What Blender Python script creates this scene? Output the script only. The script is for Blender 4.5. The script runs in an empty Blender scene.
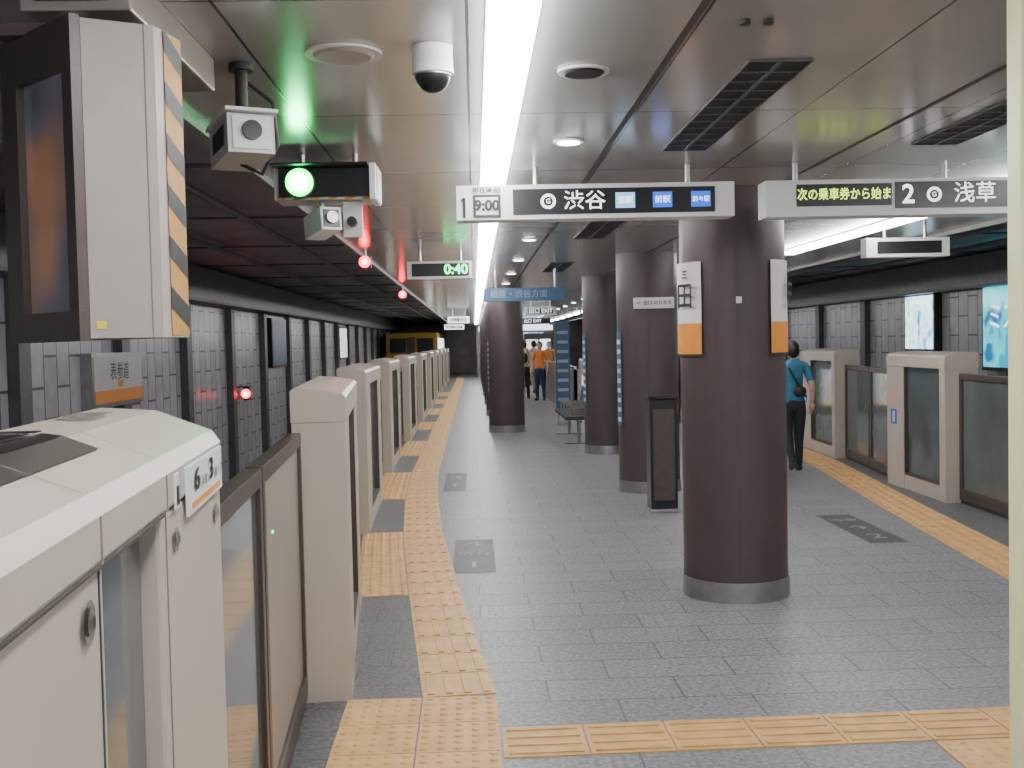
import bpy, bmesh, math, random
from mathutils import Vector, Matrix
random.seed(4)
U = 1.12   # metres per drawing unit
H = 1.42
sc = bpy.context.scene
ZC = 2.22  # ceiling

# ------------------------------------------------------------ materials
def nt(name):
    m = bpy.data.materials.new(name); m.use_nodes = True
    return m, m.node_tree.nodes, m.node_tree.links, m.node_tree.nodes["Principled BSDF"]

def mat(name, col, rough=.5, metal=0., emit=0., noise=.08, scale=14., bump=0., alpha=None, trans=0.):
    m, N, L, B = nt(name)
    B.inputs["Roughness"].default_value = rough
    B.inputs["Metallic"].default_value = metal
    tc = N.new("ShaderNodeTexCoord")
    nz = N.new("ShaderNodeTexNoise"); nz.inputs["Scale"].default_value = scale; nz.inputs["Detail"].default_value = 3
    L.new(tc.outputs["Object"], nz.inputs["Vector"])
    cr = N.new("ShaderNodeValToRGB")
    a = 1-noise; b = 1+noise
    cr.color_ramp.elements[0].color = (col[0]*a, col[1]*a, col[2]*a, 1)
    cr.color_ramp.elements[1].color = (col[0]*b, col[1]*b, col[2]*b, 1)
    cr.color_ramp.elements[0].position = .3; cr.color_ramp.elements[1].position = .7
    L.new(nz.outputs["Fac"], cr.inputs["Fac"])
    L.new(cr.outputs["Color"], B.inputs["Base Color"])
    if emit > 0:
        B.inputs["Emission Strength"].default_value = emit
        B.inputs["Emission Color"].default_value = (*col, 1)
    if bump > 0:
        bp = N.new("ShaderNodeBump"); bp.inputs["Strength"].default_value = bump; bp.inputs["Distance"].default_value = .01
        L.new(nz.outputs["Fac"], bp.inputs["Height"]); L.new(bp.outputs["Normal"], B.inputs["Normal"])
    if trans: B.inputs["Transmission Weight"].default_value = trans
    if alpha is not None: B.inputs["Alpha"].default_value = alpha
    return m

def brick(name, c1, c2, mortar, w, h, ms, axes, rough, off=.5, metal=0, speck=0., speckscale=120, bump=.1):
    m, N, L, B = nt(name)
    tc = N.new("ShaderNodeTexCoord"); sp = N.new("ShaderNodeSeparateXYZ"); cb = N.new("ShaderNodeCombineXYZ")
    L.new(tc.outputs["Object"], sp.inputs[0])
    L.new(sp.outputs[axes[0]], cb.inputs[0]); L.new(sp.outputs[axes[1]], cb.inputs[1])
    bt = N.new("ShaderNodeTexBrick"); L.new(cb.outputs[0], bt.inputs["Vector"])
    bt.offset = off; bt.inputs["Scale"].default_value = 1
    bt.inputs["Brick Width"].default_value = w; bt.inputs["Row Height"].default_value = h
    bt.inputs["Mortar Size"].default_value = ms; bt.inputs["Mortar Smooth"].default_value = .1
    bt.inputs["Color1"].default_value = (*c1, 1); bt.inputs["Color2"].default_value = (*c2, 1)
    bt.inputs["Mortar"].default_value = (*mortar, 1)
    nz = N.new("ShaderNodeTexNoise"); nz.inputs["Scale"].default_value = speckscale; nz.inputs["Detail"].default_value = 4
    L.new(tc.outputs["Object"], nz.inputs["Vector"])
    mr = N.new("ShaderNodeMapRange"); mr.inputs["From Min"].default_value = .3; mr.inputs["From Max"].default_value = .7
    mr.inputs["To Min"].default_value = 1-speck; mr.inputs["To Max"].default_value = 1+speck
    L.new(nz.outputs["Fac"], mr.inputs["Value"])
    mx = N.new("ShaderNodeVectorMath"); mx.operation = 'SCALE'
    L.new(bt.outputs["Color"], mx.inputs[0]); L.new(mr.outputs[0], mx.inputs["Scale"])
    L.new(mx.outputs[0], B.inputs["Base Color"])
    B.inputs["Roughness"].default_value = rough; B.inputs["Metallic"].default_value = metal
    bp = N.new("ShaderNodeBump"); bp.inputs["Strength"].default_value = bump; bp.inputs["Distance"].default_value = .003
    iv = N.new("ShaderNodeMath"); iv.operation = 'SUBTRACT'; iv.inputs[0].default_value = 1
    L.new(bt.outputs["Fac"], iv.inputs[1]); L.new(iv.outputs[0], bp.inputs["Height"]); L.new(bp.outputs["Normal"], B.inputs["Normal"])
    return m

m_floor = brick("granite_floor_tiles", (.205,.21,.225), (.235,.24,.255), (.10,.105,.11), .6, .3, .005, (0,1), .42, speck=.5, speckscale=48)
m_edge = brick("dark_edge_paving", (.11,.113,.12), (.125,.128,.135), (.07,.07,.075), .3, .3, .004, (0,1), .45, speck=.5, speckscale=48)
m_ceil = brick("metal_ceiling_panels", (.42,.415,.40), (.44,.435,.42), (.07,.07,.07), 1.45, .66, .005, (1,0), .2, off=0, metal=.25, speck=.03, speckscale=3)
m_wall = brick("tunnel_wall_tiles", (.44,.43,.47), (.54,.53,.57), (.09,.09,.10), .62, .34, .014, (2,1), .32, speck=.14, speckscale=5)
m_vault = mat("soffit_concrete", (.30,.29,.285), .5, noise=.25, scale=2)
m_rib = mat("girder_paint", (.24,.235,.235), .45, noise=.15)
m_ribd = mat("wall_pilaster_paint", (.12,.12,.13), .45, noise=.15)
m_track = mat("ballast", (.07,.065,.06), .9, noise=.5, scale=30, bump=.5)
m_rail = mat("steel_rail", (.3,.28,.26), .3, metal=1)
m_beige = mat("gate_beige", (.50,.445,.385), .36, noise=.03, scale=5)
m_beige2 = mat("gate_beige_grey", (.36,.325,.29), .28, metal=.25, noise=.03, scale=5)  # greyer beige metal of the solid door leaf, duct and vent
m_glass = mat("dark_gate_glass", (.10,.12,.122), .07, noise=.1, scale=3)
m_bronze = mat("bronze_frame", (.10,.08,.07), .35, metal=.5)
m_seam = mat("seam_dark", (.06,.055,.05), .6)
m_seaml = mat("seam_soft", (.22,.20,.18), .6)
m_chrome = mat("chrome", (.6,.6,.6), .2, metal=1)
m_white = mat("sign_white", (.78,.79,.80), .4, noise=.02)
m_white2 = mat("housing_white", (.62,.61,.58), .4, noise=.04)
m_black = mat("sign_black", (.012,.012,.014), .3)
m_txtblack = mat("print_black", (.02,.02,.02), .5)
m_glow = mat("sign_text_lit", (.95,.97,1.), .5, emit=2.2)
m_blue = mat("lit_blue", (.02,.13,.75), .4, emit=1.2)
m_lblue = mat("lit_light_blue", (.25,.55,.9), .4, emit=1.2)
m_stblue = mat("sticker_blue", (.04,.12,.50), .4)
m_bluebd = mat("blue_board", (.06,.13,.24), .4)
m_bluetx = mat("blue_board_print", (.33,.40,.50), .4)
m_orange = mat("orange_print", (.80,.30,.05), .5, noise=.04)
m_pink = mat("pink_sticker", (.75,.36,.33), .5)
m_tact = mat("tactile_yellow", (.68,.41,.16), .5, noise=.16, scale=9)
m_col = mat("column_brown_panel", (.078,.056,.060), .42, noise=.06, scale=6)
m_steel = mat("brushed_steel", (.38,.38,.38), .35, metal=.9, noise=.1)
m_tube = mat("fluorescent_lens", (1.,.985,.965), .5, emit=29, noise=0)
m_down = mat("downlight_lens", (1.,.95,.9), .5, emit=18, noise=0)
m_fix = mat("fixture_white", (.8,.8,.8), .4, noise=.02)
m_green = mat("signal_green", (.0,1.,.12), .3, emit=12, noise=0)
m_greenc = mat("signal_green_core", (.12,1.,.35), .3, emit=90, noise=0)
m_ledg = mat("led_green", (.02,1.,.25), .3, emit=6, noise=0)
m_ledy = mat("led_yellow", (.75,1.,.12), .3, emit=3., noise=0)
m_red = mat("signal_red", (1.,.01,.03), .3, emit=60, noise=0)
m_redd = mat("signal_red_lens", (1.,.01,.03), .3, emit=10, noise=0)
m_haz = mat("hazard_amber", (.52,.27,.08), .5)
m_hazk = mat("hazard_black", (.04,.045,.045), .5)
m_mbrown = mat("monitor_bezel_brown", (.10,.075,.07), .35)
m_mon = mat("monitor_case_beige", (.42,.375,.335), .4, noise=.03)
m_post = mat("cream_post", (.84,.86,.50), .35, noise=.03)
m_grill = mat("grille_black", (.008,.008,.008), .6)
m_slat = mat("grille_slat", (.10,.10,.10), .5)
m_cable = mat("cable_black", (.02,.02,.02), .5)
m_skin = mat("skin", (.62,.40,.29), .5, noise=.05)
m_hair = mat("hair_black", (.015,.012,.010), .5, noise=.3, scale=60)
m_eye = mat("eye_dark", (.02,.015,.01), .2)
m_lip = mat("lip", (.45,.17,.14), .5)
m_shoe = mat("shoe_dark", (.06,.05,.045), .5)
m_bench = mat("bench_dark", (.05,.05,.055), .45)
m_decal = mat("floor_decal_dark", (.065,.07,.08), .5, noise=.15)
m_decw = mat("floor_decal_white", (.34,.36,.38), .5)
m_yel = mat("yellow_label", (.9,.75,.05), .5)
m_train = mat("train_yellow", (.42,.27,.04), .4)

def screen_mat(name, ca, cb_, cc, strength, sc_=2.0, seed=0.):
    m, N, L, B = nt(name)
    tc = N.new("ShaderNodeTexCoord"); mp = N.new("ShaderNodeMapping"); mp.inputs["Location"].default_value = (seed, seed*1.7, seed*.6)
    nz = N.new("ShaderNodeTexNoise"); nz.inputs["Scale"].default_value = sc_; nz.inputs["Detail"].default_value = 1
    cr = N.new("ShaderNodeValToRGB"); e = cr.color_ramp.elements
    e[0].position = .35; e[0].color = (*ca, 1); e[1].position = .65; e[1].color = (*cc, 1)
    k = e.new(.5); k.color = (*cb_, 1)
    L.new(tc.outputs["Object"], mp.inputs[0]); L.new(mp.outputs[0], nz.inputs["Vector"]); L.new(nz.outputs["Fac"], cr.inputs["Fac"])
    L.new(cr.outputs[0], B.inputs["Base Color"]); L.new(cr.outputs[0], B.inputs["Emission Color"])
    B.inputs["Emission Strength"].default_value = strength; B.inputs["Roughness"].default_value = .12
    return m
m_screen = screen_mat("monitor_screen", (.04,.035,.045), (.07,.065,.08), (.20,.10,.06), .6, 3.2, 2.2)  # orange reflection in the dark screen is painted into its colour and glow
m_ad1 = screen_mat("ad_poster_white", (.25,.72,.85), (.75,.95,1), (.10,.45,.72), 2.6, 4, 1)
m_ad2 = screen_mat("ad_poster_teal", (.01,.28,.42), (.05,.62,.66), (.01,.12,.3), 1.8, 3, 5)
m_ad3 = screen_mat("ad_poster_mix", (.5,.6,.7), (.9,.9,.85), (.7,.4,.2), 1.6, 4, 9)

# ------------------------------------------------------------ mesh builder
class MB:
    def __init__(s): s.v=[]; s.f=[]; s.m=[]; s.mats=[]; s.M=Matrix(); s.sm=[]
    def mi(s, m):
        if m not in s.mats: s.mats.append(m)
        return s.mats.index(m)
    def add(s, vs, fs, m, smooth=False):
        b=len(s.v); s.v += [s.M @ Vector(p) for p in vs]; k=s.mi(m)
        for f in fs: s.f.append([b+i for i in f]); s.m.append(k); s.sm.append(smooth)
    def box(s, x0,x1,y0,y1,z0,z1,m):
        s.add([(x0,y0,z0),(x1,y0,z0),(x1,y1,z0),(x0,y1,z0),(x0,y0,z1),(x1,y0,z1),(x1,y1,z1),(x0,y1,z1)],
              [(0,3,2,1),(4,5,6,7),(0,1,5,4),(1,2,6,5),(2,3,7,6),(3,0,4,7)], m)
    def quad(s, a,b,c,d,m): s.add([a,b,c,d],[(0,1,2,3)],m)
    def prism(s, prof, u0, u1, m):
        n=len(prof); vs=[(u0,p[0],p[1]) for p in prof]+[(u1,p[0],p[1]) for p in prof]
        fs=[tuple(range(n))[::-1], tuple(range(n,2*n))]+[(i,(i+1)%n,n+(i+1)%n,n+i) for i in range(n)]
        s.add(vs,fs,m)
    def poly(s, pts, z0, z1, m):
        n=len(pts); vs=[(p[0],p[1],z0) for p in pts]+[(p[0],p[1],z1) for p in pts]
        fs=[tuple(range(n))[::-1], tuple(range(n,2*n))]+[(i,(i+1)%n,n+(i+1)%n,n+i) for i in range(n)]
        s.add(vs,fs,m)
    def cyl(s, c, r, z0, z1, m, n=32, r2=None, axis='z'):
        r2 = r if r2 is None else r2
        vs=[]
        for z,rr in ((z0,r),(z1,r2)):
            for i in range(n):
                a=2*math.pi*i/n; x=rr*math.cos(a); y=rr*math.sin(a)
                if axis=='z': vs.append((c[0]+x,c[1]+y,z))
                elif axis=='y': vs.append((c[0]+x,z,c[1]+y))
                else: vs.append((z,c[0]+x,c[1]+y))
        s.add(vs,[(i,(i+1)%n,n+(i+1)%n,n+i) for i in range(n)],m,True)
        s.add(vs,[tuple(range(n))[::-1],tuple(range(n,2*n))],m)
    def ell(s, c, r, m, nu=20, nv=12, v0=0., v1=1., fn=None):
        vs=[];fs=[]
        for j in range(nv+1):
            t=math.pi*(v0+(v1-v0)*j/nv)
            for i in range(nu):
                a=2*math.pi*i/nu
                p=Vector((r[0]*math.sin(t)*math.cos(a), r[1]*math.sin(t)*math.sin(a), r[2]*math.cos(t)))
                if fn: p=fn(p)
                vs.append((c[0]+p.x,c[1]+p.y,c[2]+p.z))
        for j in range(nv):
            for i in range(nu):
                fs.append((j*nu+i,j*nu+(i+1)%nu,(j+1)*nu+(i+1)%nu,(j+1)*nu+i))
        s.add(vs,fs,m,True)
    def tube(s, pts, rad, m, n=8):
        pts=[Vector(p) for p in pts]; vs=[]
        if not isinstance(rad,(list,tuple)): rad=[rad]*len(pts)
        for i,p in enumerate(pts):
            d=(pts[min(i+1,len(pts)-1)]-pts[max(i-1,0)]).normalized()
            a=d.orthogonal().normalized() if i==0 else (a-d*a.dot(d)).normalized()
            b=d.cross(a)
            for k in range(n):
                t=2*math.pi*k/n; vs.append(tuple(p+(a*math.cos(t)+b*math.sin(t))*rad[i]))
        fs=[(j*n+i,j*n+(i+1)%n,(j+1)*n+(i+1)%n,(j+1)*n+i) for j in range(len(pts)-1) for i in range(n)]
        s.add(vs,fs+[tuple(range(n))[::-1],tuple(range((len(pts)-1)*n,len(pts)*n))],m,True)
    def text(s, st, loc, size, m, R=None, sx=1., ax='CENTER', bold=0.):
        cu=bpy.data.curves.new("t",'FONT'); cu.body=st; cu.size=size; cu.align_x=ax; cu.align_y='CENTER'
        cu.resolution_u=3; cu.offset=bold
        ob=bpy.data.objects.new("t",cu); sc.collection.objects.link(ob)
        dg=bpy.context.evaluated_depsgraph_get(); dg.update()
        me=bpy.data.meshes.new_from_object(ob.evaluated_get(dg))
        if R is None: R=Matrix.Rotation(math.pi/2,4,'X')
        T=Matrix.Translation(loc)@R@Matrix.Diagonal((sx,1,1,1))
        s.add([tuple(T@v.co) for v in me.vertices],[tuple(p.vertices) for p in me.polygons],m)
        bpy.data.objects.remove(ob); bpy.data.curves.remove(cu); bpy.data.meshes.remove(me)
    def mesh(s, me, m_list, T=Matrix()):
        b=len(s.v); s.v += [s.M@(T@v.co) for v in me.vertices]
        for p,mm in zip(me.polygons,m_list):
            s.f.append([b+i for i in p.vertices]); s.m.append(s.mi(mm)); s.sm.append(True)
    def obj(s, name, bevel=0, recalc=True):
        me=bpy.data.meshes.new(name); me.from_pydata([tuple(v) for v in s.v],[],s.f)
        for m in s.mats: me.materials.append(m)
        for p,k,q in zip(me.polygons,s.m,s.sm): p.material_index=k; p.use_smooth=q
        if recalc:
            bm=bmesh.new(); bm.from_mesh(me); bmesh.ops.recalc_face_normals(bm,faces=bm.faces); bm.to_mesh(me); bm.free()
        ob=bpy.data.objects.new(name,me); sc.collection.objects.link(ob)
        if bevel:
            b=ob.modifiers.new("bevel",'BEVEL'); b.width=bevel; b.segments=2; b.limit_method='ANGLE'; b.angle_limit=math.radians(40)
        return ob

def interp(pts):
    def f(y):
        if y<=pts[0][0]:
            (a,b),(c,d)=pts[0],pts[1]; return b+(d-b)/(c-a)*(y-a)
        for (a,b),(c,d) in zip(pts,pts[1:]):
            if y<=c: return b+(d-b)*(y-a)/(c-a)
        return pts[-1][1]
    return f
gL = interp([(4.37,-.517),(6.1,-.657),(8.3,-.82),(10.4,-.88),(12.2,-.94),(14,-.96),(60,-.96)])
gN = lambda y: -.27-.09*y
gR = interp([(5,3.80),(9,3.90),(10.3,3.92),(12.5,4.13),(14,4.20),(60,4.22)])
rL = interp([(3.6,.065),(4.37,.06),(6.16,-.10),(8.15,-.26),(10,-.36),(12,-.42),(60,-.43)])

# ------------------------------------------------------------ room
YB, YE = -4., 52.
left = [(YB,-.25),(1.9,-.74),(4.37,-.83),(8.3,-1.08),(12.2,-1.22),(YE,-1.24)]
right = [(YB,4.12),(9,4.27),(12.5,4.5),(YE,4.58)]
b=MB(); b.poly([(x,y) for y,x in left]+[(x,y) for y,x in right[::-1]], -1.1, 0, m_floor); b.obj("floor")
b=MB(); b.box(-4.0,7.3,YB,YE,-1.25,-1.12,m_track)
b.obj("track_bed_ground")
for xs in ((-3.0,-1.75),(5.0,6.25)):
    b=MB()
    for x in xs:
        b.box(x-.03,x+.03,YB,YE,-.99,-.95,m_rail); b.box(x-.01,x+.01,YB,YE,-1.08,-.99,m_rail); b.box(x-.06,x+.06,YB,YE,-1.12,-1.08,m_rail)
    b.obj("railway_track")
XL,XR=-.95,3.75
b=MB(); b.box(XL,XR,YB,YE,ZC,ZC+.08,m_ceil)
b.obj("ceiling")
b=MB()
b.box(XL-.03,XL,YB,YE,ZC-.03,ZC+.36,m_rib); b.box(XR,XR+.03,YB,YE,ZC-.03,ZC+.36,m_rib); b.obj("trim_1")
b=MB()
for x in (.57,1.62): b.box(x-.011,x+.011,YB,YE,ZC-.0015,ZC-.0005,m_seam)
b.obj("trim_2")
def sidewall(name, xw, sgn):
    b=MB()
    b.box(min(xw,xw+sgn*.2),max(xw,xw+sgn*.2),YB,YE,-1.12,2.5,m_wall)
    b.obj(name)
    xi=xw-sgn*2.85; zs=2.48
    b=MB(); b.box(min(xw,xi),max(xw,xi),YB,YE,zs,zs+.1,m_vault); b.obj("ceiling_track_soffit")
    b=MB()
    y=1.2
    while y<YE:
        b.box(min(xw,xi),max(xw,xi),y,y+.05,zs-.015,zs-.001,m_ribd)
        xa=xw-sgn*.1; b.box(min(xw,xa),max(xw,xa),y-.04,y+.2,-1.12,2.05,m_ribd)
        y+=2.6
    xa=xw-sgn*.3; b.box(min(xw,xa),max(xw,xa),YB,YE,2.05,zs-.016,m_rib)
    xa=xw-sgn*.34; b.box(min(xw,xa),max(xw,xa),YB,YE,2.02,2.05,m_ribd)
    for dx,z in ((1.2,zs-.06),(2.0,zs-.06)):
        b.tube([(xw-sgn*dx,YB,z),(xw-sgn*dx,YE,z)],.025,m_rib,8)
    b.obj("trim_soffit_girder")
sidewall("wall_left",-3.75,-1)
sidewall("wall_right",7.05,1)
b=MB(); b.box(-4,7.3,YE,YE+.2,-1.2,2.9,m_vault); b.obj("wall_end")

b=MB()
ys=[YB,0,1.9,3,4.37,5.2,6.1,7.2,8.3,9.4,10.4,12.2,14,20,30,YE]
for y0,y1 in zip(ys,ys[1:]):
    fa=lambda y:interp(left)(y)+.02
    fb=lambda y:rL(y)-.29
    b.quad((fa(y0),y0,.0015),(fb(y0),y0,.0015),(fb(y1),y1,.0015),(fa(y1),y1,.0015),m_edge)
tR = interp([(4,2.80),(6.15,3.02),(8.87,3.31),(11,3.57),(12.3,3.72),(14,3.80),(60,3.82)])
for y0,y1 in zip(ys,ys[1:]):
    if y0>=4.37: b.quad((tR(y0)+.36,y0,.0015),(interp(right)(y0)-.02,y0,.0015),(interp(right)(y1)-.02,y1,.0015),(tR(y1)+.36,y1,.0015),m_edge)
b.obj("trim_platform_edge_paving",recalc=False)

# ------------------------------------------------------------ tactile paving
b=MB()
T=.3
def tile(x,y,ang,kind,w=T):
    b.M=Matrix.Translation((x,y,0))@Matrix.Rotation(ang,4,'Z')
    g=.003; b.box(g,w-g,g,T-g,0,.005,m_tact)
    if kind=='bar':
        for k in range(4):
            c=w*(k+.5)/4; b.box(c-.014,c+.014,.02,T-.02,.005,.0105,m_tact)
    elif kind=='barx':
        for k in range(4):
            c=T*(k+.5)/4; b.box(.02,w-.02,c-.014,c+.014,.005,.0105,m_tact)
    else:
        for i in range(5):
            for j in range(5):
                cx=w*(i+.5)/5; cy=T*(j+.5)/5
                vs=[];n=8
                for z,r in ((.005,.017),(.0105,.010)):
                    for k in range(n):
                        a=2*math.pi*k/n; vs.append((cx+r*math.cos(a),cy+r*math.sin(a),z))
                b.add(vs,[(k,(k+1)%n,n+(k+1)%n,n+k) for k in range(n)]+[tuple(range(n,2*n))],m_tact)
    b.M=Matrix()
doors=[(1.9,4.3),(6.15,8.2),(10.2,12.2),(14.1,16.1),(18.1,20.1),(22.1,24.1),(26.1,28.1),(30,32)]
y=4.37-.3*12
while y<45:
    yc=y+.15; a=math.atan((rL(y+.3)-rL(y))/.3) if y>4.2 else 0
    xr=rL(y)
    door=any(d0<=yc<=d1 for d0,d1 in doors)
    ra=-a
    if y<4.3:
        tile(xr-.30,y,0,'dot')
        if y>1.9: tile(xr-.60,y,0,'dot')
    else:
        tile(xr-.30,y,ra,'bar')
        if door: tile(xr-.60,y,ra,'dot')
    y+=.3
for k in range(6):
    tile(.07+.3*k,3.70+.006*k,.015,'barx')
for k in range(4):
    for j in range(2): tile(1.87+.3*k,3.74-.3*j,.015,'dot')
for j in range(2): tile(1.57,3.42-.3*j,.015,'dot')
y=4.0
while y<40:
    a=-math.atan((tR(y+.3)-tR(y))/.3)
    tile(tR(y),y,a,'bar',.36); y+=.3
b.obj("tactile_paving")

def decal(xc,y0,y1,w,lines,nm="floor_direction_decal"):
    b=MB(); z=.002
    b.quad((xc-w/2,y0,z),(xc+w/2,y0,z),(xc+w/2,y1,z),(xc-w/2,y1,z),m_decal)
    R=Matrix()
    for st,yy,sz in lines: b.text(st,(xc,yy,z+.001),sz,m_decw,R)
    b.obj(nm,recalc=False)
decal(-.03,6.75,7.9,.27,[("↑",7.7,.22),("渋谷",7.35,.12),("1",7.0,.25)])
decal(-.22,10.5,12.0,.22,[("↑",11.6,.22),("1",11.0,.25)])
decal(2.80,7.35,8.55,.27,[("浅草",8.3,.12),("↑",7.95,.22),("2",7.6,.24)])

# ------------------------------------------------------------ platform gates
gates_root=bpy.data.objects.new("platform_screen_gate_line",None); sc.collection.objects.link(gates_root)
gates_root2=bpy.data.objects.new("platform_screen_gate_line.001",None); sc.collection.objects.link(gates_root2)
def frame(f,y0,y1,side):
    o=Vector((f(y0),y0,0)); t=Vector((f(y1)-f(y0),y1-y0,0)); L=t.length; t.normalize()
    n=Vector((t.y,-t.x,0))
    if side=='R': n=-n
    M=Matrix(((t.x,n.x,0,o.x),(t.y,n.y,0,o.y),(0,0,1,0),(0,0,0,1)))
    return M,L
def gate(f,y0,y1,side,wins,capz=1.12,near=False,dz=0.,D=-.21):
    M,L=frame(f,y0,y1,side); b=MB(); b.M=M
    prof=[(.004,capz),(.004,1.245+dz),(-.010,1.262+dz),(-.10,1.280+dz),(D+.012,1.287+dz),(D-.004,1.275+dz),(D-.004,capz)]
    if near: prof=[(.004,capz),(.004,1.262),(-.010,1.282),(-.10,1.318),(D+.02,1.325),(D-.004,1.31),(D-.004,capz)]
    b.prism(prof,0,L,m_beige)
    cur=0
    for (a,c) in wins:
        b.box(cur,a,D,0,0,capz-.002,m_beige)
        b.box(a,c,D,-.006,0,.13,m_beige); b.box(a,c,D+.01,-.006,.13,.15,m_seam)
        b.box(a,c,D+.05,-.025 if near else -.035,.14,capz-.002,m_glass)
        if not near:
            b.box(a,a+.018,-.034,-.004,.15,capz-.004,m_bronze); b.box(c-.018,c,-.034,-.004,.15,capz-.004,m_bronze)
        cur=c
    b.box(cur,L,D,0,0,capz-.002,m_beige)
    if not near:
        if side=='R':
            b.box(L-.25,L-.10,0,.002,.76,.90,m_pink); b.box(L-.25,L-.10,0,.002,.58,.72,m_stblue)
            b.box(L-.20,L-.15,.002,.003,.60,.70,m_white)
        else:
            b.box(L-.19,L-.06,0,.002,.70,.80,m_white); b.box(L-.19,L-.06,.002,.003,.70,.73,m_orange)
        b.box(.05,.19,0,.003,1.145,1.19,m_white); b.box(.05,.19,.003,.004,1.145,1.155,m_orange)
    ob=b.obj("gate_housing",bevel=.007 if not near else .006); ob.parent=gates_root if side=='L' else gates_root2
    return M,L
def door(xy0,xy1,side,style):
    f=interp([(xy0[1],xy0[0]),(xy1[1],xy1[0])])
    M,L=frame(f,xy0[1],xy1[1],side); b=MB(); b.M=M
    h=1.08
    for i,(a,c) in enumerate(((0,L/2-.01),(L/2+.01,L))):
        solid = style[i]=='s'
        b.box(a,c,-.025,.025,h-.05,h,m_bronze); b.box(a,c,-.025,.025,0.03,.12,m_bronze)
        b.box(a,a+.05,-.025,.025,.12,h-.05,m_bronze); b.box(c-.05,c,-.025,.025,.12,h-.05,m_bronze)
        b.box(a+.05,c-.05,-.012,.012,.12,h-.05,m_beige2 if solid else m_glass)
        b.box(a,c,-.012,.012,0.0,.03,m_seam)
    if style[0]=='s' or style[1]=='s':
        b.box(L/2+.3,L/2+.31,.012,.016,.84,.85,m_ledg)
    ob=b.obj("gate_sliding_door",bevel=.004); ob.parent=gates_root if side=='L' else gates_root2

CZ=1.215
M,L=gate(gN,-.35,1.89,'L',[((1.08+.35)*1.004,(1.37+.35)*1.004)],capz=CZ,near=True)
b=MB(); b.M=M
def uN(y): return (y+.35)*L/(1.89+.35)
b.box(uN(1.53),uN(1.86),.004,.008,1.188,1.256,m_white)
b.box(uN(1.56),uN(1.83),.008,.009,1.195,1.203,m_orange)
Rs=Matrix(((1,0,0,0),(0,0,1,0),(0,1,0,0),(0,0,0,1)))
b.text("6",(uN(1.60),.010,1.232),.045,m_txtblack,Rs,sx=2.4,bold=.001); b.text("号車",(uN(1.665),.010,1.222),.018,m_txtblack,Rs,sx=1.6)
b.text("3",(uN(1.735),.010,1.232),.045,m_txtblack,Rs,sx=2.4,bold=.001); b.text("番ドア",(uN(1.81),.010,1.222),.018,m_txtblack,Rs,sx=1.5)
b.box(uN(1.445),uN(1.475),.004,.006,1.21,1.256,m_white); b.box(uN(1.452),uN(1.468),.006,.007,1.215,1.24,m_txtblack)
for yy,zz,r in ((1.455,1.17,.011),(1.81,1.152,.011),(1.01,1.172,.014),(.62,1.1,.012)):
    for rr,m,d in ((r*1.5,m_chrome,.004),(r,m_steel,.006),(r*.45,m_black,.008)):
        u=uN(yy); n=16
        vs=[(u+rr*math.cos(2*math.pi*k/n),d,zz+rr*math.sin(2*math.pi*k/n)) for k in range(n)]
        b.add(vs,[tuple(range(n))],m)
for yy in (.28,1.06): b.box(uN(yy)-.0015,uN(yy)+.0015,.0,.0015,0.,CZ,m_seam)
b.box(uN(1.40)-.0015,uN(1.40)+.0015,.0,.0015,0,CZ,m_seaml)
b.box(uN(1.395)-.0015,uN(1.395)+.0015,.0,.0055,CZ,1.262,m_seaml)
b.box(uN(1.06)-.0015,uN(1.06)+.0015,.0,.0055,CZ,1.262,m_seaml)
b.box(0,uN(1.38),.0,.0055,CZ-.002,CZ+.001,m_seam)
zt=lambda v: 1.282+(-v-.010)*(.036/.09)+.002
for yy in (1.06,1.395): b.add([(uN(yy),-.012,zt(-.012)),(uN(yy)+.003,-.012,zt(-.012)),(uN(yy)+.003,-.10,zt(-.10)),(uN(yy),-.10,zt(-.10))],[(0,1,2,3)],m_seaml)
b.box(uN(.75),uN(1.33),-.20,-.125,1.3262,1.3275,m_black)
b.add([(uN(.75),-.06,zt(-.06)),(uN(1.33),-.06,zt(-.06)),(uN(1.33),-.1,zt(-.1)),(uN(.75),-.1,zt(-.1))],[(0,1,2,3)],m_black)
b.add([(uN(.75),-.10,1.3205),(uN(1.33),-.10,1.3205),(uN(1.33),-.125,1.3245),(uN(.75),-.125,1.3245)],[(0,1,2,3)],m_black)
b.text("CAUTION",(uN(1.26),-.16,1.329),.02,m_white,Matrix.Rotation(math.pi/2,4,'Z'))
for k in range(4): b.box(uN(1.58+.035*k),uN(1.60+.035*k),-.18,-.13,1.3262,1.3272,m_seaml)
lab=b.obj("gate_labels",recalc=False); lab.parent=gates_root

boxes=[(4.37,6.1),(8.25,10.2),(12.2,14.1),(16.1,18.1),(20.1,22.1),(24.1,26.1),(28.1,30),(32,34),(36,38),(40,42)]
for i,(a,c) in enumerate(boxes):
    Lb=c-a
    gate(gL,a,c,'L',[(.42,Lb-.42)],dz=-.03)
prev=(gN(1.89)-.11,1.89)
for i,(a,c) in enumerate(boxes):
    off=.12 if i else .20
    door((prev[0],prev[1]+.005),(gL(a)-off,a-.005),'L','gs' if i==0 else 'gg')
    prev=(gL(c)-.12,c)
rb=[(5.0,6.7),(9.0,10.35),(12.5,14.0),(16.2,17.8),(20.2,21.8),(24.2,25.8),(28.2,29.8),(32.2,33.8)]
prev=None
for a,c in rb:
    gate(gR,a,c,'R',[(.12,c-a-.42)],dz=-.03,D=-.28)
    if prev: door((prev[0],prev[1]+.005),(gR(a)+.14,a-.005),'R','gg')
    prev=(gR(c)+.14,c)

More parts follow.
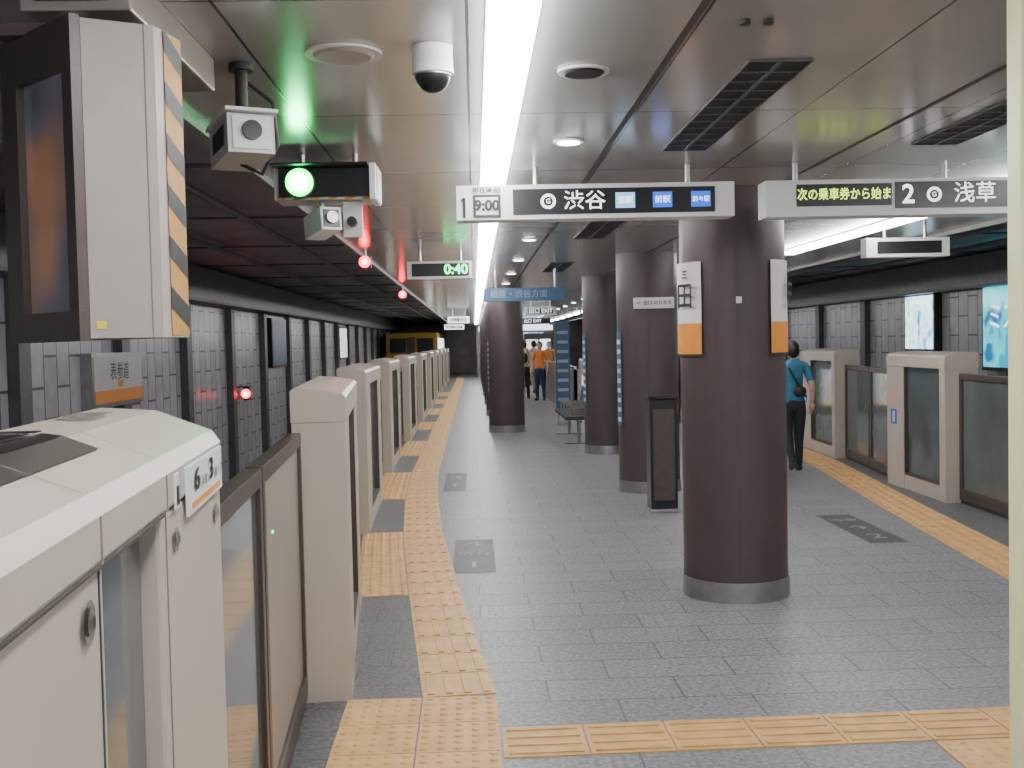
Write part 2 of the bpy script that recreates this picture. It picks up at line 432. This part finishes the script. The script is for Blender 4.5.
# ------------------------------------------------------------ columns
def column(x,y,posters=False,vsign=False,hs=False):
    b=MB(); r=.285
    b.cyl((x,y),r,.11,ZC,m_col,64)
    b.cyl((x,y),r+.008,0,.11,m_steel,64)
    b.cyl((x,y),r+.003,.11,.118,m_seam,64)
    def arc(a0,a1,z0,z1,rr,m,n=14):
        vs=[]
        for i in range(n+1):
            a=math.radians(a0+(a1-a0)*i/n)-math.pi/2
            vs += [(x+rr*math.cos(a),y+rr*math.sin(a),z0),(x+rr*math.cos(a),y+rr*math.sin(a),z1)]
        b.add(vs,[(2*i,2*i+2,2*i+3,2*i+1) for i in range(n)],m,True)
    for a in (-77,-8,103,193): arc(a,a+.8,.12,ZC,r+.0012,m_seam,1)
    if posters:
        for a0,a1,fl in ((-122,-46,-1),(30,100,1)):
            arc(a0,a1,1.33,1.83,r+.012,m_white); arc(a0-.5,a1+.5,1.325,1.335,r+.013,m_seam)
            arc(a0,a1,1.335,1.50,r+.014,m_orange)
            am=math.radians((a0+a1)/2+(18 if fl<0 else 0))-math.pi/2
            Rt=Matrix.Rotation(am+math.pi/2,4,'Z')@Matrix.Rotation(math.pi/2,4,'X')
            for k,(st,zz,sz) in enumerate((("田",1.64,.15),("三",1.76,.05))):
                b.text(st,(x+(r+.03)*math.cos(am),y+(r+.03)*math.sin(am),zz),sz,m_txtblack,Rt,bold=.002)
        for a0,a1,z0,z1 in ((-30,6,1.56,1.563),(-30,6,1.2,1.203),(-30,-29.5,1.2,1.56),(5.5,6,1.2,1.56)):
            arc(a0,a1,z0,z1,r+.002,m_seam,6)
        arc(-9,-3,1.6,1.635,r+.003,m_white,3)
    if vsign:
        for a0,a1 in ((-84,-64),(78,98)):
            arc(a0,a1,.62,1.5,r+.012,m_bluebd,5)
            for k in range(9): arc(a0+3,a1-3,.66+k*.09,.7+k*.09,r+.014,m_white2,3)
    if hs:
        b.box(x-.17,x+.2,y-r-.03,y-r-.005,1.70,1.80,m_white)
        b.text("◂← 出口 のりかえ",(x+.015,y-r-.032,1.75),.042,m_txtblack,bold=.0008)
    b.obj("platform_column")
column(1.43,6.05,posters=True)
column(1.63,10.3,vsign=True,hs=True)
column(1.66,13.85,vsign=True)
for k in range(7): column(.50,17.5+4*k,vsign=(k==0))

b=MB(); b.box(1.41,1.65,8.9,9.14,0,.03,m_steel); b.box(1.42,1.64,8.91,9.13,.03,.93,m_black); b.box(1.44,1.62,8.9,8.91,.1,.85,m_bronze); b.box(1.41,1.65,8.9,9.14,.93,.95,m_black)
b.obj("utility_cabinet",bevel=.006)

# ------------------------------------------------------------ lights
def strip(x0,x1,segs,nm="fluorescent_light_fixture"):
    for a,c in segs:
        b=MB()
        b.box(x0-.006,x1+.006,a,c,ZC-.008,ZC-.001,m_fix)
        b.box(x0,x1,a,c,ZC-.045,ZC-.008,m_tube)
        b.obj(nm)
strip(.052,.168,[(-3.6+1.25*k,-3.6+1.25*k+1.248) for k in range(39)])
strip(2.90,2.98,[(-3.6+1.25*k,-3.6+1.25*k+1.248) for k in range(11)]+[(10.8+2.5*k,12+2.5*k) for k in range(13)])
b=MB()
for x,y in [(.396,4.42)]+[(.45,6.5+2.1*k) for k in range(18)]+[(2.1,6.2+2.1*k) for k in range(18)]:
    b.cyl((x,y),.062,ZC-.008,ZC-.001,m_fix,24); b.cyl((x,y),.045,ZC-.012,ZC-.008,m_down,24)
b.obj("ceiling_downlight_array")

# ------------------------------------------------------------ ceiling items
def grille(x0,x1,y0,y1):
    b=MB(); z=ZC
    b.box(x0,x1,y0,y1,z-.004,z-.001,m_grill)
    for (a,c,d,e) in ((x0-.006,x0,y0,y1),(x1,x1+.006,y0,y1),(x0,x1,y0-.006,y0),(x0,x1,y1,y1+.006)): b.box(a,c,d,e,z-.008,z-.001,m_slat)
    n=int((y1-y0)/.12)
    for k in range(1,n): yy=y0+(y1-y0)*k/n; b.box(x0,x1,yy-.006,yy+.006,z-.008,z-.004,m_slat)
    b.box((x0+x1)/2-.006,(x0+x1)/2+.006,y0,y1,z-.009,z-.004,m_slat)
    b.obj("ceiling_vent_grille")
grille(.815,.995,3.18,4.65); grille(1.86,2.05,3.55,4.6); grille(.80,1.03,7.2,8.6); grille(.80,1.03,11.2,12.6)
def disc(x,y,r,inner):
    b=MB(); b.cyl((x,y),r,ZC-.008,ZC-.001,m_white2,32); b.cyl((x,y),r*.72,ZC-.014,ZC-.008,inner,32,r2=r*.8); b.obj("ceiling_round_vent")
disc(-.338,3.05,.105,m_beige2); disc(.342,3.28,.078,m_grill)
b=MB(); b.cyl((.70,2.78),.014,ZC-.014,ZC-.001,m_cable,16); b.cyl((.76,2.78),.014,ZC-.014,ZC-.001,m_cable,16); b.obj("ceiling_sensor")
b=MB(); cx,cy=-.095,3.0
b.cyl((cx,cy),.055,ZC-.05,ZC-.001,m_white,32); b.cyl((cx,cy),.058,ZC-.075,ZC-.05,m_white,32,r2=.055)
b.ell((cx,cy,ZC-.075),(.048,.048,.05),m_black,24,8,.5,1.0); b.cyl((cx,cy),.052,ZC-.08,ZC-.074,m_steel,32)
b.obj("dome_security_camera")
b=MB(); b.box(-.93,-.70,2.35,3.1,2.13,ZC-.001,m_beige2); b.box(-.9,-.73,2.34,2.35,2.15,2.2,m_seam); b.obj("ceiling_duct_box",bevel=.006)

b=MB()
b.cyl((-.64,3.16),.035,ZC-.02,ZC-.001,m_cable,20); b.cyl((-.64,3.16),.018,2.06,ZC-.02,m_cable,16); b.ell((-.64,3.16,2.07),(.03,.03,.025),m_cable)
b.tube([(-.66,3.18,2.2),(-.56,3.2,2.12),(-.55,3.2,2.0),(-.6,3.22,1.92),(-.66,3.22,1.95)],.006,m_cable)
b.M=Matrix.Translation((-.655,3.2,2.01))@Matrix.Rotation(math.radians(115),4,'Z')@Matrix.Rotation(math.radians(4),4,'Y')@Matrix.Scale(1.05,4)
b.box(-.12,.10,-.062,.062,-.058,.045,m_white2); b.box(-.14,.11,-.070,.070,.048,.057,m_white)
b.box(-.125,-.12,-.050,.050,-.048,.038,m_white); b.cyl((0,0),.026,-.136,-.125,m_black,20,axis='x')
b.box(.10,.115,-.045,.045,-.045,.035,m_steel)
b.box(-.08,.06,.062,.0635,-.03,.025,m_black)
b.obj("security_camera",bevel=.004)

b=MB()
b.box(-.80,-.38,4.55,4.75,2.02,2.155,m_white2); b.box(-.78,-.41,4.53,4.55,2.03,2.145,m_black)
b.box(-.41,-.385,4.51,4.76,2.015,2.16,m_white); b.box(-.80,-.41,4.44,4.55,2.147,2.155,m_black)
for k in range(6):
    b.quad((-.80+.07*k,4.549,2.019),(-.765+.07*k,4.549,2.019),(-.75+.07*k,4.549,2.032),(-.785+.07*k,4.549,2.032),m_haz)
b.cyl((-.69,2.083),.062,4.50,4.53,m_cable,28,axis='y'); b.cyl((-.69,2.083),.055,4.488,4.50,m_green,28,axis='y'); b.cyl((-.69,2.083),.034,4.484,4.488,m_greenc,28,axis='y')
for x in (-.7,-.48): b.cyl((x,4.65),.012,2.155,ZC-.001,m_steel,12)
b.obj("platform_signal_lamp",bevel=.002)
b=MB(); b.M=Matrix.Translation((-.62,4.62,1.93))@Matrix.Rotation(math.radians(-60),4,'Z')@Matrix.Rotation(math.radians(-8),4,'Y')
b.box(-.09,.1,-.045,.045,-.05,.045,m_white); b.box(.1,.104,-.035,.035,-.038,.033,m_black); b.cyl((0,0),.025,.104,.116,m_steel,16,axis='x')
b.M=Matrix(); b.box(-.53,-.45,4.6,4.62,1.87,2.018,m_white2); b.box(-.64,-.49,4.62,4.64,1.98,2.0,m_steel); b.cyl((-.49,1.93),.02,4.55,4.6,m_cable,16,axis='y')
b.cyl((-.62,4.63),.012,1.97,2.018,m_steel,12)
b.obj("security_camera",bevel=.004)
for (x,y,z) in ((-.90,9.3,2.12),(-.93,14.6,2.08)):  # the farther one is extra, added for a reflected red glow
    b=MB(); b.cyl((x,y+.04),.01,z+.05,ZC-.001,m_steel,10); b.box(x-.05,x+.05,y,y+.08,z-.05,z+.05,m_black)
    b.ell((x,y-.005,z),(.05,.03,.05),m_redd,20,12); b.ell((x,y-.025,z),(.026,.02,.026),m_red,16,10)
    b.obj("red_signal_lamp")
b=MB(); b.box(-3.64,-3.56,17.42,17.56,.60,.8,m_black); b.ell((-3.60,17.40,.70),(.075,.05,.075),m_redd,20,12); b.ell((-3.60,17.36,.70),(.04,.035,.04),m_red,16,10); b.box(-3.749,-3.54,17.35,17.58,.8,.82,m_black)  # added glowing body, stands in for a red reflection on the tunnel wall
b.box(-3.749,-3.64,17.45,17.5,.62,.66,m_steel); b.obj("added_red_reflection")

# ------------------------------------------------------------ monitor hood
b=MB()
Zb,Zt=1.445,2.072
A=(-.755,2.2);B_=(-.985,2.43);C=(-.630,2.262);D=(-.607,2.37);E=(-.87,2.60)
b.poly([A,C,D,E,B_],Zb,Zt,m_mon)
ux=Vector((B_[0]-A[0],B_[1]-A[1],0)); Lx=ux.length; ux.normalize(); nx=Vector((ux.y*-1,ux.x,0))
if nx.y>0: nx=-nx
b.M=Matrix(((ux.x,nx.x,0,A[0]),(ux.y,nx.y,0,A[1]),(0,0,1,0),(0,0,0,1)))
b.box(-.0,Lx,0.001,.022,Zb-.005,Zb+.055,m_mbrown); b.box(0,Lx,.001,.022,Zt-.095,Zt+.005,m_mbrown)
b.box(0,.04,.001,.022,Zb+.055,Zt-.095,m_mbrown); b.box(Lx-.075,Lx,.001,.022,Zb+.055,Zt-.095,m_mbrown)
b.box(.04,Lx-.075,.001,.006,Zb+.055,Zt-.095,m_screen)
b.M=Matrix()
cd=Vector((D[0]-C[0],D[1]-C[1],0)); Lc=cd.length; cd.normalize(); nc=Vector((cd.y,-cd.x,0))
def cq(pts,d,m): b.add([(C[0]+cd.x*u+nc.x*d,C[1]+cd.y*u+nc.y*d,z) for u,z in pts],[tuple(range(len(pts)))],m)
s0=.035
cq([(s0,Zb+.005),(Lc,Zb+.005),(Lc,Zt-.005),(s0,Zt-.005)],.002,m_haz)
for k in range(6):
    z=Zb+.03+k*.105
    cq([(s0,z+.03),(Lc,z-.01),(Lc,z+.035),(s0,z+.075)],.003,m_hazk)
ac=Vector((C[0]-A[0],C[1]-A[1],0)).normalized(); na=Vector((ac.y,-ac.x,0))
b.M=Matrix(((ac.x,na.x,0,A[0]),(ac.y,na.y,0,A[1]),(0,0,1,0),(0,0,0,1)))
b.box(.012,.030,0,.002,Zb+.018,Zb+.034,m_yel); b.box(.118,.121,0,.001,Zb,Zt,m_seaml)
b.M=Matrix()
b.cyl((-.85,2.42),.03,Zt,ZC-.001,m_beige2,16); b.box(-.97,-.72,2.32,2.52,Zt,Zt+.025,m_mbrown)
b.obj("platform_monitor",bevel=.004)

# ------------------------------------------------------------ hanging signs
def rods(b,xs,y,z):
    for x in xs: b.cyl((x,y),.012,z,ZC-.001,m_steel,12)
Y0=5.0
b=MB(); b.box(-.065,1.2,Y0,Y0+.14,1.975,2.13,m_white); rods(b,(.3,1.0),Y0+.07,2.13)
b.box(.19,1.11,Y0-.004,Y0,1.995,2.11,m_black)
yt=Y0-.008
b.box(-.036,-.024,Y0-.004,Y0,1.985,2.075,m_txtblack); b.quad((-.048,yt,2.055),(-.036,yt,2.06),(-.030,yt,2.075),(-.036,yt,2.075),m_txtblack)
b.text("現在時刻",(.07,yt,2.105),.032,m_txtblack,bold=.0006); b.box(.010,.135,Y0-.004,Y0,1.985,2.088,m_black); b.box(.022,.123,Y0-.005,Y0-.004,1.997,2.076,m_white)
b.text("9:00",(.072,yt,2.037),.066,m_txtblack,bold=.003)
n=24
def ring(b,cx,cz,r1,r0,y,m):
    vs=[]
    for k in range(n):
        a=2*math.pi*k/n; vs+=[(cx+r1*math.cos(a),y,cz+r1*math.sin(a)),(cx+r0*math.cos(a),y,cz+r0*math.sin(a))]
    b.add(vs,[(2*k,(2*k+2)%(2*n),(2*k+3)%(2*n),2*k+1) for k in range(n)],m)
ring(b,.35,2.053,.034,.022,yt,m_glow); b.text("G",(.35,yt,2.053),.03,m_glow)
b.text("渋谷",(.515,yt,2.05),.092,m_glow,sx=1.06)
for cx,st,m1 in ((.70,"当駅",m_lblue),(.87,"前駅",m_blue),(1.045,"前々駅",m_blue)):
    b.box(cx-.044,cx+.044,Y0-.007,Y0-.004,2.018,2.088,m1); b.text(st,(cx,yt-.001,2.052),.036 if len(st)<3 else .027,m_glow)
b.obj("hanging_departure_sign")
b=MB(); b.box(1.345,2.52,Y0,Y0+.14,1.965,2.13,m_white); rods(b,(1.5,2.2),Y0+.07,2.13)
b.box(1.485,1.925,Y0-.004,Y0,2.01,2.11,m_black); b.box(1.94,2.49,Y0-.004,Y0,1.995,2.115,m_black)
b.text("次の乗車券から始ま",(1.705,yt,2.06),.058,m_ledy,sx=.84)
b.text("2",(2.00,yt,2.055),.12,m_glow,bold=.002); ring(b,2.12,2.055,.034,.022,yt,m_glow); b.text("G",(2.12,yt,2.055),.03,m_glow)
b.text("浅草",(2.31,yt,2.055),.10,m_glow)
b.obj("hanging_departure_sign")
b=MB(); y=9.5; b.box(-.56,.0,y,y+.12,1.98,2.13,m_white2); b.box(-.52,-.03,y-.004,y,2.0,2.11,m_black); rods(b,(-.45,-.1),y+.06,2.13)
b.text("0:40",(-.14,y-.008,2.055),.12,m_ledg,bold=.002); b.obj("hanging_timer_display")
b=MB(); y=8.0; b.box(2.89,3.51,y,y+.12,1.985,2.125,m_white); b.box(2.97,3.45,y-.004,y,2.01,2.1,m_grill); rods(b,(3.05,3.35),y+.06,2.125); b.obj("hanging_monitor_box",bevel=.004)
b=MB(); y=12.; b.box(.12,1.0,y,y+.1,1.87,2.01,m_bluebd); b.text("銀座・渋谷方面",(.5,y-.004,1.94),.09,m_bluetx); rods(b,(.25,.9),y+.05,2.01); b.obj("hanging_direction_sign")
for (x0,x1,y,z0,z1,m1) in ((.95,1.5,20,1.9,2.05,m_white),(-.6,-.1,26,1.9,2.05,m_glow),(1.0,1.9,27,1.85,2.0,m_bluebd),(-.9,-.3,34,1.85,2.0,m_glow),(1.2,2.2,32,1.9,2.05,m_glow)):
    b=MB(); b.box(x0,x1,y,y+.1,z0,z1,m1); b.box(x0+.05,x1-.05,y-.003,y,z0+.03,z1-.03,m_black); b.text("出口 EXIT",((x0+x1)/2,y-.006,(z0+z1)/2),.1,m_glow); rods(b,(x0+.1,x1-.1),y+.05,z1); b.obj("hanging_direction_sign")

b=MB(); b.box(-3.749,-3.64,10.6,12.2,.86,1.40,m_steel); b.box(-3.64,-3.635,10.65,12.15,.9,1.36,m_white2); b.box(-3.635,-3.632,10.65,12.15,.9,1.03,m_orange)
b.text("表参道",(-3.63,11.4,1.2),.2,m_txtblack,Matrix.Rotation(math.pi/2,4,'Z')@Matrix.Rotation(math.pi/2,4,'X')); b.box(-3.635,-3.632,11.35,11.5,1.05,1.12,m_orange)
b.obj("station_name_board")
def ad(xw,s,y0,y1,z0,z1,m,lines=()):
    b=MB(); xa=xw+s*.12; b.box(min(xw,xa),max(xw,xa),y0-.05,y1+.05,z0-.05,z1+.05,m_black)
    xb=xa+s*.006; b.box(min(xa,xb),max(xa,xb),y0,y1,z0,z1,m)
    for st,yy,zz,sz,mm in lines:
        b.text(st,(xb+s*.004,yy,zz),sz,mm,Matrix.Rotation(-math.pi/2 if s<0 else math.pi/2,4,'Z')@Matrix.Rotation(math.pi/2,4,'X'))
    b.obj("wall_advert_panel")
ad(7.049,-1,16.4,17.45,1.18,2.0,m_ad1,[("|",16.9,1.6,.5,m_stblue)]); ad(7.049,-1,13.3,14.75,.95,2.05,m_ad2,[("ミスト",14.0,1.6,.40,m_glow)])
ad(-3.749,1,20,21.4,1.1,1.9,m_bluebd); ad(-3.749,1,30,31.6,1.1,1.9,m_ad3)

b=MB(); b.box(1.112,1.25,2.2,2.262,0,ZC-.001,m_post); b.box(1.107,1.255,2.195,2.267,0,.06,m_steel); b.obj("square_post",bevel=.006)

# ------------------------------------------------------------ benches / island behind
def bench(x,y,n):
    b=MB()
    b.box(x-.03,x+.03,y,y+.5*n,.30,.34,m_steel)
    for yy in (y+.2,y+.5*n-.2):
        b.box(x-.025,x+.025,yy-.025,yy+.025,.02,.30,m_steel); b.box(x-.2,x+.2,yy-.03,yy+.03,0,.02,m_steel)
    for k in range(n):
        ya=y+.5*k+.02; yb=ya+.45
        b.box(x-.2,x+.18,ya,yb,.34,.385,m_bench)
        b.add([(x+.16,ya,.38),(x+.20,ya,.38),(x+.26,ya,.74),(x+.23,ya,.74),(x+.16,yb,.38),(x+.20,yb,.38),(x+.26,yb,.74),(x+.23,yb,.74)],
              [(0,1,2,3),(4,5,6,7),(0,3,7,4),(1,2,6,5),(3,2,6,7),(0,1,5,4)],m_bench)
        b.box(x-.15,x+.18,ya-.02,ya,.50,.53,m_steel); b.box(x-.15,x-.13,ya-.02,ya,.385,.5,m_steel)
    b.obj("bench_row",bevel=.006)
bench(1.42,14.9,4)
b=MB(); b.box(1.36,1.60,18.4,18.46,.25,1.75,m_bluebd); b.box(1.36,1.60,18.38,18.48,0,.06,m_steel); b.box(1.38,1.41,18.41,18.45,.06,.25,m_steel); b.box(1.55,1.58,18.41,18.45,.06,.25,m_steel)
for k in range(8): b.box(1.39,1.57,18.395,18.4,.42+.16*k,.47+.16*k,m_bluetx)
b.obj("information_totem")
b=MB()
b.box(1.8,1.88,20,29,0,.9,m_steel); b.box(2.75,2.83,20,29,0,.9,m_steel); b.box(1.8,2.83,20,20.08,0,.9,m_steel)
b.box(1.82,1.86,20,29,.9,.95,m_chrome); b.box(2.77,2.81,20,29,.9,.95,m_chrome)
b.box(1.95,2.7,19.96,20,.15,.8,m_ad3)
b.obj("stair_enclosure",bevel=.01)
b=MB(); b.box(1.65,2.6,36,37.5,0,1.7,m_bronze); b.box(1.7,2.1,35.98,36,.5,1.5,m_ad3); b.box(2.15,2.5,35.98,36,.5,1.5,m_ad1); b.obj("vending_machine_bank",bevel=.02)
b=MB(); b.box(.1,3.4,46,46.3,0,ZC-.001,m_rib); b.box(.4,1.4,45.97,46,.6,1.8,m_ad3); b.box(1.7,2.9,45.97,46,.6,1.8,m_ad1); b.box(.2,3.3,45.96,46,1.9,2.1,m_glow); b.obj("station_kiosk")
b=MB()
x0,x1,y0,y1=-3.4,-1.35,42,51.5
b.box(x0,x1,y0,y1,-.7,1.0,m_train); b.box(x0+.05,x1-.05,y0+.1,y1,1.0,1.85,m_train)
b.box(x0+.2,x0+.8,y0+.05,y0+.1,1.1,1.65,m_black); b.box(x1-.8,x1-.2,y0+.05,y0+.1,1.1,1.65,m_black); b.box(x0+.9,x1-.9,y0+.02,y0+.1,.1,1.7,m_bronze)
for xx in (x0+.3,x1-.3): b.cyl((xx,.5),.12,y0-.02,y0,m_down,16,axis='y')
b.box(x0,x1,y0-.01,y0,.75,.82,m_white2); b.box(x0+.4,x1-.4,y0+.1,y1,-.949,-.7,m_black)
for k in range(5): b.box(x1-.05,x1-.03,y0+.8+1.7*k,y0+1.9+1.7*k,1.05,1.65,m_glow)
b.obj("subway_train",bevel=.03)

# ------------------------------------------------------------ people
def person(name, loc, heading, Ht, pose, shirt, pants, hairlong=False, bag=None, sleeve=.75):
    P=dict(pelvis=(0,0,.53),spine=(0,.005,.62),chest=(0,.0,.735),nb=(0,-.005,.82),nk=(0,.008,.87))
    for s,k in ((1,'R'),(-1,'L')):
        P['sh'+k]=(s*.098,-.005,.80)
        P['el'+k]=pose.get('el'+k,(s*.135,-.01,.64)); P['wr'+k]=pose.get('wr'+k,(s*.14,.03,.50))
        P['hip'+k]=(s*.05,0,.50); P['kn'+k]=pose['kn'+k]; P['an'+k]=pose['an'+k]; P['to'+k]=pose['to'+k]
    rad=dict(pelvis=(.082,.062),spine=(.074,.056),chest=(.088,.062),nb=(.05,.045),nk=(.032,.034))
    for k in 'RL': rad.update({'sh'+k:(.040,.042),'el'+k:(.027,.027),'wr'+k:(.017,.017),'hip'+k:(.056,.06),'kn'+k:(.038,.04),'an'+k:(.026,.028),'to'+k:(.022,.018)})
    bones=[('pelvis','spine','t'),('spine','chest','t'),('chest','nb','t'),('nb','nk','n')]
    for k in 'RL': bones+= [('nb','sh'+k,'t'),('sh'+k,'el'+k,'ua'),('el'+k,'wr'+k,'fa'),('pelvis','hip'+k,'p'),('hip'+k,'kn'+k,'p'),('kn'+k,'an'+k,'p'),('an'+k,'to'+k,'s')]
    names=list(P); idx={n:i for i,n in enumerate(names)}
    me=bpy.data.meshes.new("sk"); me.from_pydata([P[n] for n in names],[(idx[a],idx[c]) for a,c,_ in bones],[])
    ob=bpy.data.objects.new("sk",me); sc.collection.objects.link(ob)
    md=ob.modifiers.new("s",'SKIN'); md.use_smooth_shade=True
    for n in names:
        sv=me.skin_vertices[0].data[idx[n]]; sv.radius=rad[n]; sv.use_root=(n=='pelvis')
    sb=ob.modifiers.new("u",'SUBSURF'); sb.levels=2; sb.render_levels=2
    dg=bpy.context.evaluated_depsgraph_get(); dg.update()
    m2=bpy.data.meshes.new_from_object(ob.evaluated_get(dg))
    ml=[]
    for p in m2.polygons:
        c=p.center; best=None
        for a,c2,kind in bones:
            A=Vector(P[a]);Bv=Vector(P[c2]); d=Bv-A; t=max(0,min(1,(c-A).dot(d)/d.length_squared)); q=(A+d*t-c).length-(rad[a][0]*(1-t)+rad[c2][0]*t)
            if best is None or q<best[0]: best=(q,kind,t)
        k=best[1]; t=best[2]
        if k=='t': mm=shirt if c.z>.545 else pants
        elif k=='n': mm=m_skin if t>.35 else shirt
        elif k=='ua': mm=shirt if t<sleeve else m_skin
        elif k=='fa': mm=m_skin if sleeve<.95 else shirt
        elif k=='p': mm=pants if c.z<.56 else shirt
        else: mm=m_shoe
        ml.append(mm)
    b=MB(); b.M=Matrix.Translation(loc)@Matrix.Rotation(heading,4,'Z')@Matrix.Scale(Ht,4)
    b.mesh(m2,ml)
    hc=(0,.018,.932)
    def hf(p):
        if p.z<0: p=Vector((p.x*(1+p.z*3.2),p.y*(1+p.z*1.5)+(-p.z)*.12,p.z))
        return p
    b.ell(hc,(.047,.058,.066),m_skin,24,16,fn=hf)
    def hairf(p):
        if p.y>.03 and p.z<.03: p=Vector((p.x*.8,p.y*.72,p.z))
        return p
    b.ell((0,.012,.936),(.052,.060,.068),m_hair,24,12,0,.60 if not hairlong else .78,fn=hairf)
    b.ell((0,-.012,.925),(.047,.042,.055 if not hairlong else .085),m_hair,20,12)
    b.ell((0,.078,.925),(.007,.010,.013),m_skin,10,8)
    for s in (1,-1):
        b.ell((s*.048,.012,.928),(.006,.012,.017),m_skin,10,8)
        b.ell((s*.019,.068,.940),(.008,.005,.004),m_eye,10,6)
        b.tube([(s*.010,.071,.951),(s*.028,.066,.951)],.0018,m_hair,5)
    b.ell((0,.071,.902),(.014,.004,.003),m_lip,10,6)
    for s,k in ((1,'R'),(-1,'L')):
        w=Vector(P['wr'+k]); d=(w-Vector(P['el'+k])).normalized(); side=Vector((0,1,0)); side=(side-d*side.dot(d)).normalized(); nrm=Vector((-s,0,0))
        b.tube([w-d*.005,w+d*.02,w+d*.05],[.016,.022,.019],m_skin,10)
        for j in range(4):
            o=w+d*.045+side*(.018-.012*j); ln=(.036,.042,.039,.030)[j]
            b.tube([o,o+d*ln*.5,o+d*ln*.85+nrm*.010,o+d*ln+nrm*.022],[.0065,.006,.0055,.0045],m_skin,6)
        o=w+d*.015+side*.016
        b.tube([o,o+side*.014+d*.014,o+side*.018+d*.034+nrm*.006],[.008,.007,.0055],m_skin,6)
    for k in 'RL':
        a=Vector(P['an'+k]);t=Vector(P['to'+k]); d=(t-a); d.z=0; d.normalize()
        heel=Vector((a.x,a.y,a.z-.018))-d*.012
        b.tube([heel,(a*.5+t*.5)+Vector((0,0,-.010)),t+d*.01],[.026,.027,.018],m_shoe,10)
    if bag=='back':
        b.ell((0,-.085,.70),(.06,.04,.09),m_cable,20,14)
        for s in (1,-1): b.tube([(s*.06,-.07,.80),(s*.065,-.02,.845),(s*.06,.06,.79),(s*.062,.07,.70),(s*.075,-.03,.62)],.009,m_cable,6)
    if bag=='sling':
        b.ell((.03,-.072,.62),(.05,.025,.04),m_cable,16,10)
        b.tube([(-.06,.02,.84),(-.045,-.055,.79),(0,-.078,.70),(.06,-.06,.60),(.10,0,.57)],.008,m_cable,6)
    if bag=='tote':
        b.box(.125,.165,-.06,.07,.36,.50,m_cable); b.tube([(.145,-.04,.50),(.14,.01,.555),(.145,.05,.50)],.006,m_cable,6)
    b.obj(name,recalc=True)
    bpy.data.objects.remove(ob)
walk=dict(knR=(.052,.045,.275),anR=(.055,.06,.045),toR=(.062,.125,.02),knL=(-.05,.0,.275),anL=(-.05,-.125,.10),toL=(-.052,-.10,.035),
          elR=(.135,-.04,.65),wrR=(.14,-.01,.52),elL=(-.135,.02,.65),wrL=(-.14,.09,.53))
stand=dict(knR=(.055,.01,.275),anR=(.06,-.01,.045),toR=(.075,.065,.02),knL=(-.055,.01,.275),anL=(-.06,-.01,.045),toL=(-.075,.065,.02))
def cloth(n,c): return mat(n,c,.8,noise=.15,scale=25,bump=.2)
person("walking_person",(3.33,11.4,0),0,1.37,walk,cloth("shirt_blue",(.05,.20,.34)),cloth("trousers_navy",(.025,.028,.045)),bag='sling')
person("standing_person",(1.58,26.5,0),math.pi*.9,1.42,stand,cloth("shirt_orange",(.75,.22,.04)),cloth("trousers_blue",(.03,.05,.13)))
person("standing_person",(1.25,27.6,0),0,1.45,stand,cloth("shirt_pale",(.55,.45,.38)),cloth("trousers_black",(.02,.02,.02)),bag='back')
person("walking_person",(1.62,29.8,0),.3,1.45,walk,cloth("shirt_grey",(.4,.42,.45)),cloth("trousers_beige",(.3,.26,.2)),bag='tote')
person("walking_person",(2.15,31.6,0),math.pi,1.42,walk,cloth("shirt_amber",(.6,.25,.08)),cloth("trousers_denim",(.05,.08,.16)))
person("walking_person",(1.25,32.5,0),math.pi,1.42,walk,cloth("shirt_dark",(.05,.05,.07)),cloth("trousers_grey",(.1,.1,.11)))
person("standing_person",(1.98,33.8,0),math.pi,1.40,stand,cloth("shirt_white",(.7,.7,.7)),cloth("trousers_tan",(.3,.22,.12)))
person("standing_person",(1.52,34.6,0),math.pi,1.46,stand,cloth("shirt_red",(.4,.06,.05)),cloth("trousers_char",(.04,.04,.04)))

# ------------------------------------------------------------ scale to metres
for ob in sc.objects:
    if ob.type=='MESH':
        ob.data.transform(Matrix.Scale(U,4))
        for md in ob.modifiers:
            if md.type=='BEVEL': md.width*=U

w=bpy.data.worlds.new("World"); sc.world=w; w.use_nodes=True
w.node_tree.nodes["Background"].inputs[0].default_value=(.85,.92,1,1); w.node_tree.nodes["Background"].inputs[1].default_value=1.0
F=1100.
d=Vector(((474-512)/F,(384-343)/F,-1)).normalized()
up=Vector((-.0227,1,0)); up=(up-d*up.dot(d)).normalized(); rt=d.cross(up)
R=Matrix((rt,d,up))
cam=bpy.data.cameras.new("camera"); cam.lens=F/1024*36; cam.sensor_width=36; cam.clip_start=.05; cam.clip_end=200
co=bpy.data.objects.new("camera",cam); sc.collection.objects.link(co)
co.matrix_world=Matrix.Translation((0,0,H*U))@R.to_4x4()
sc.camera=co
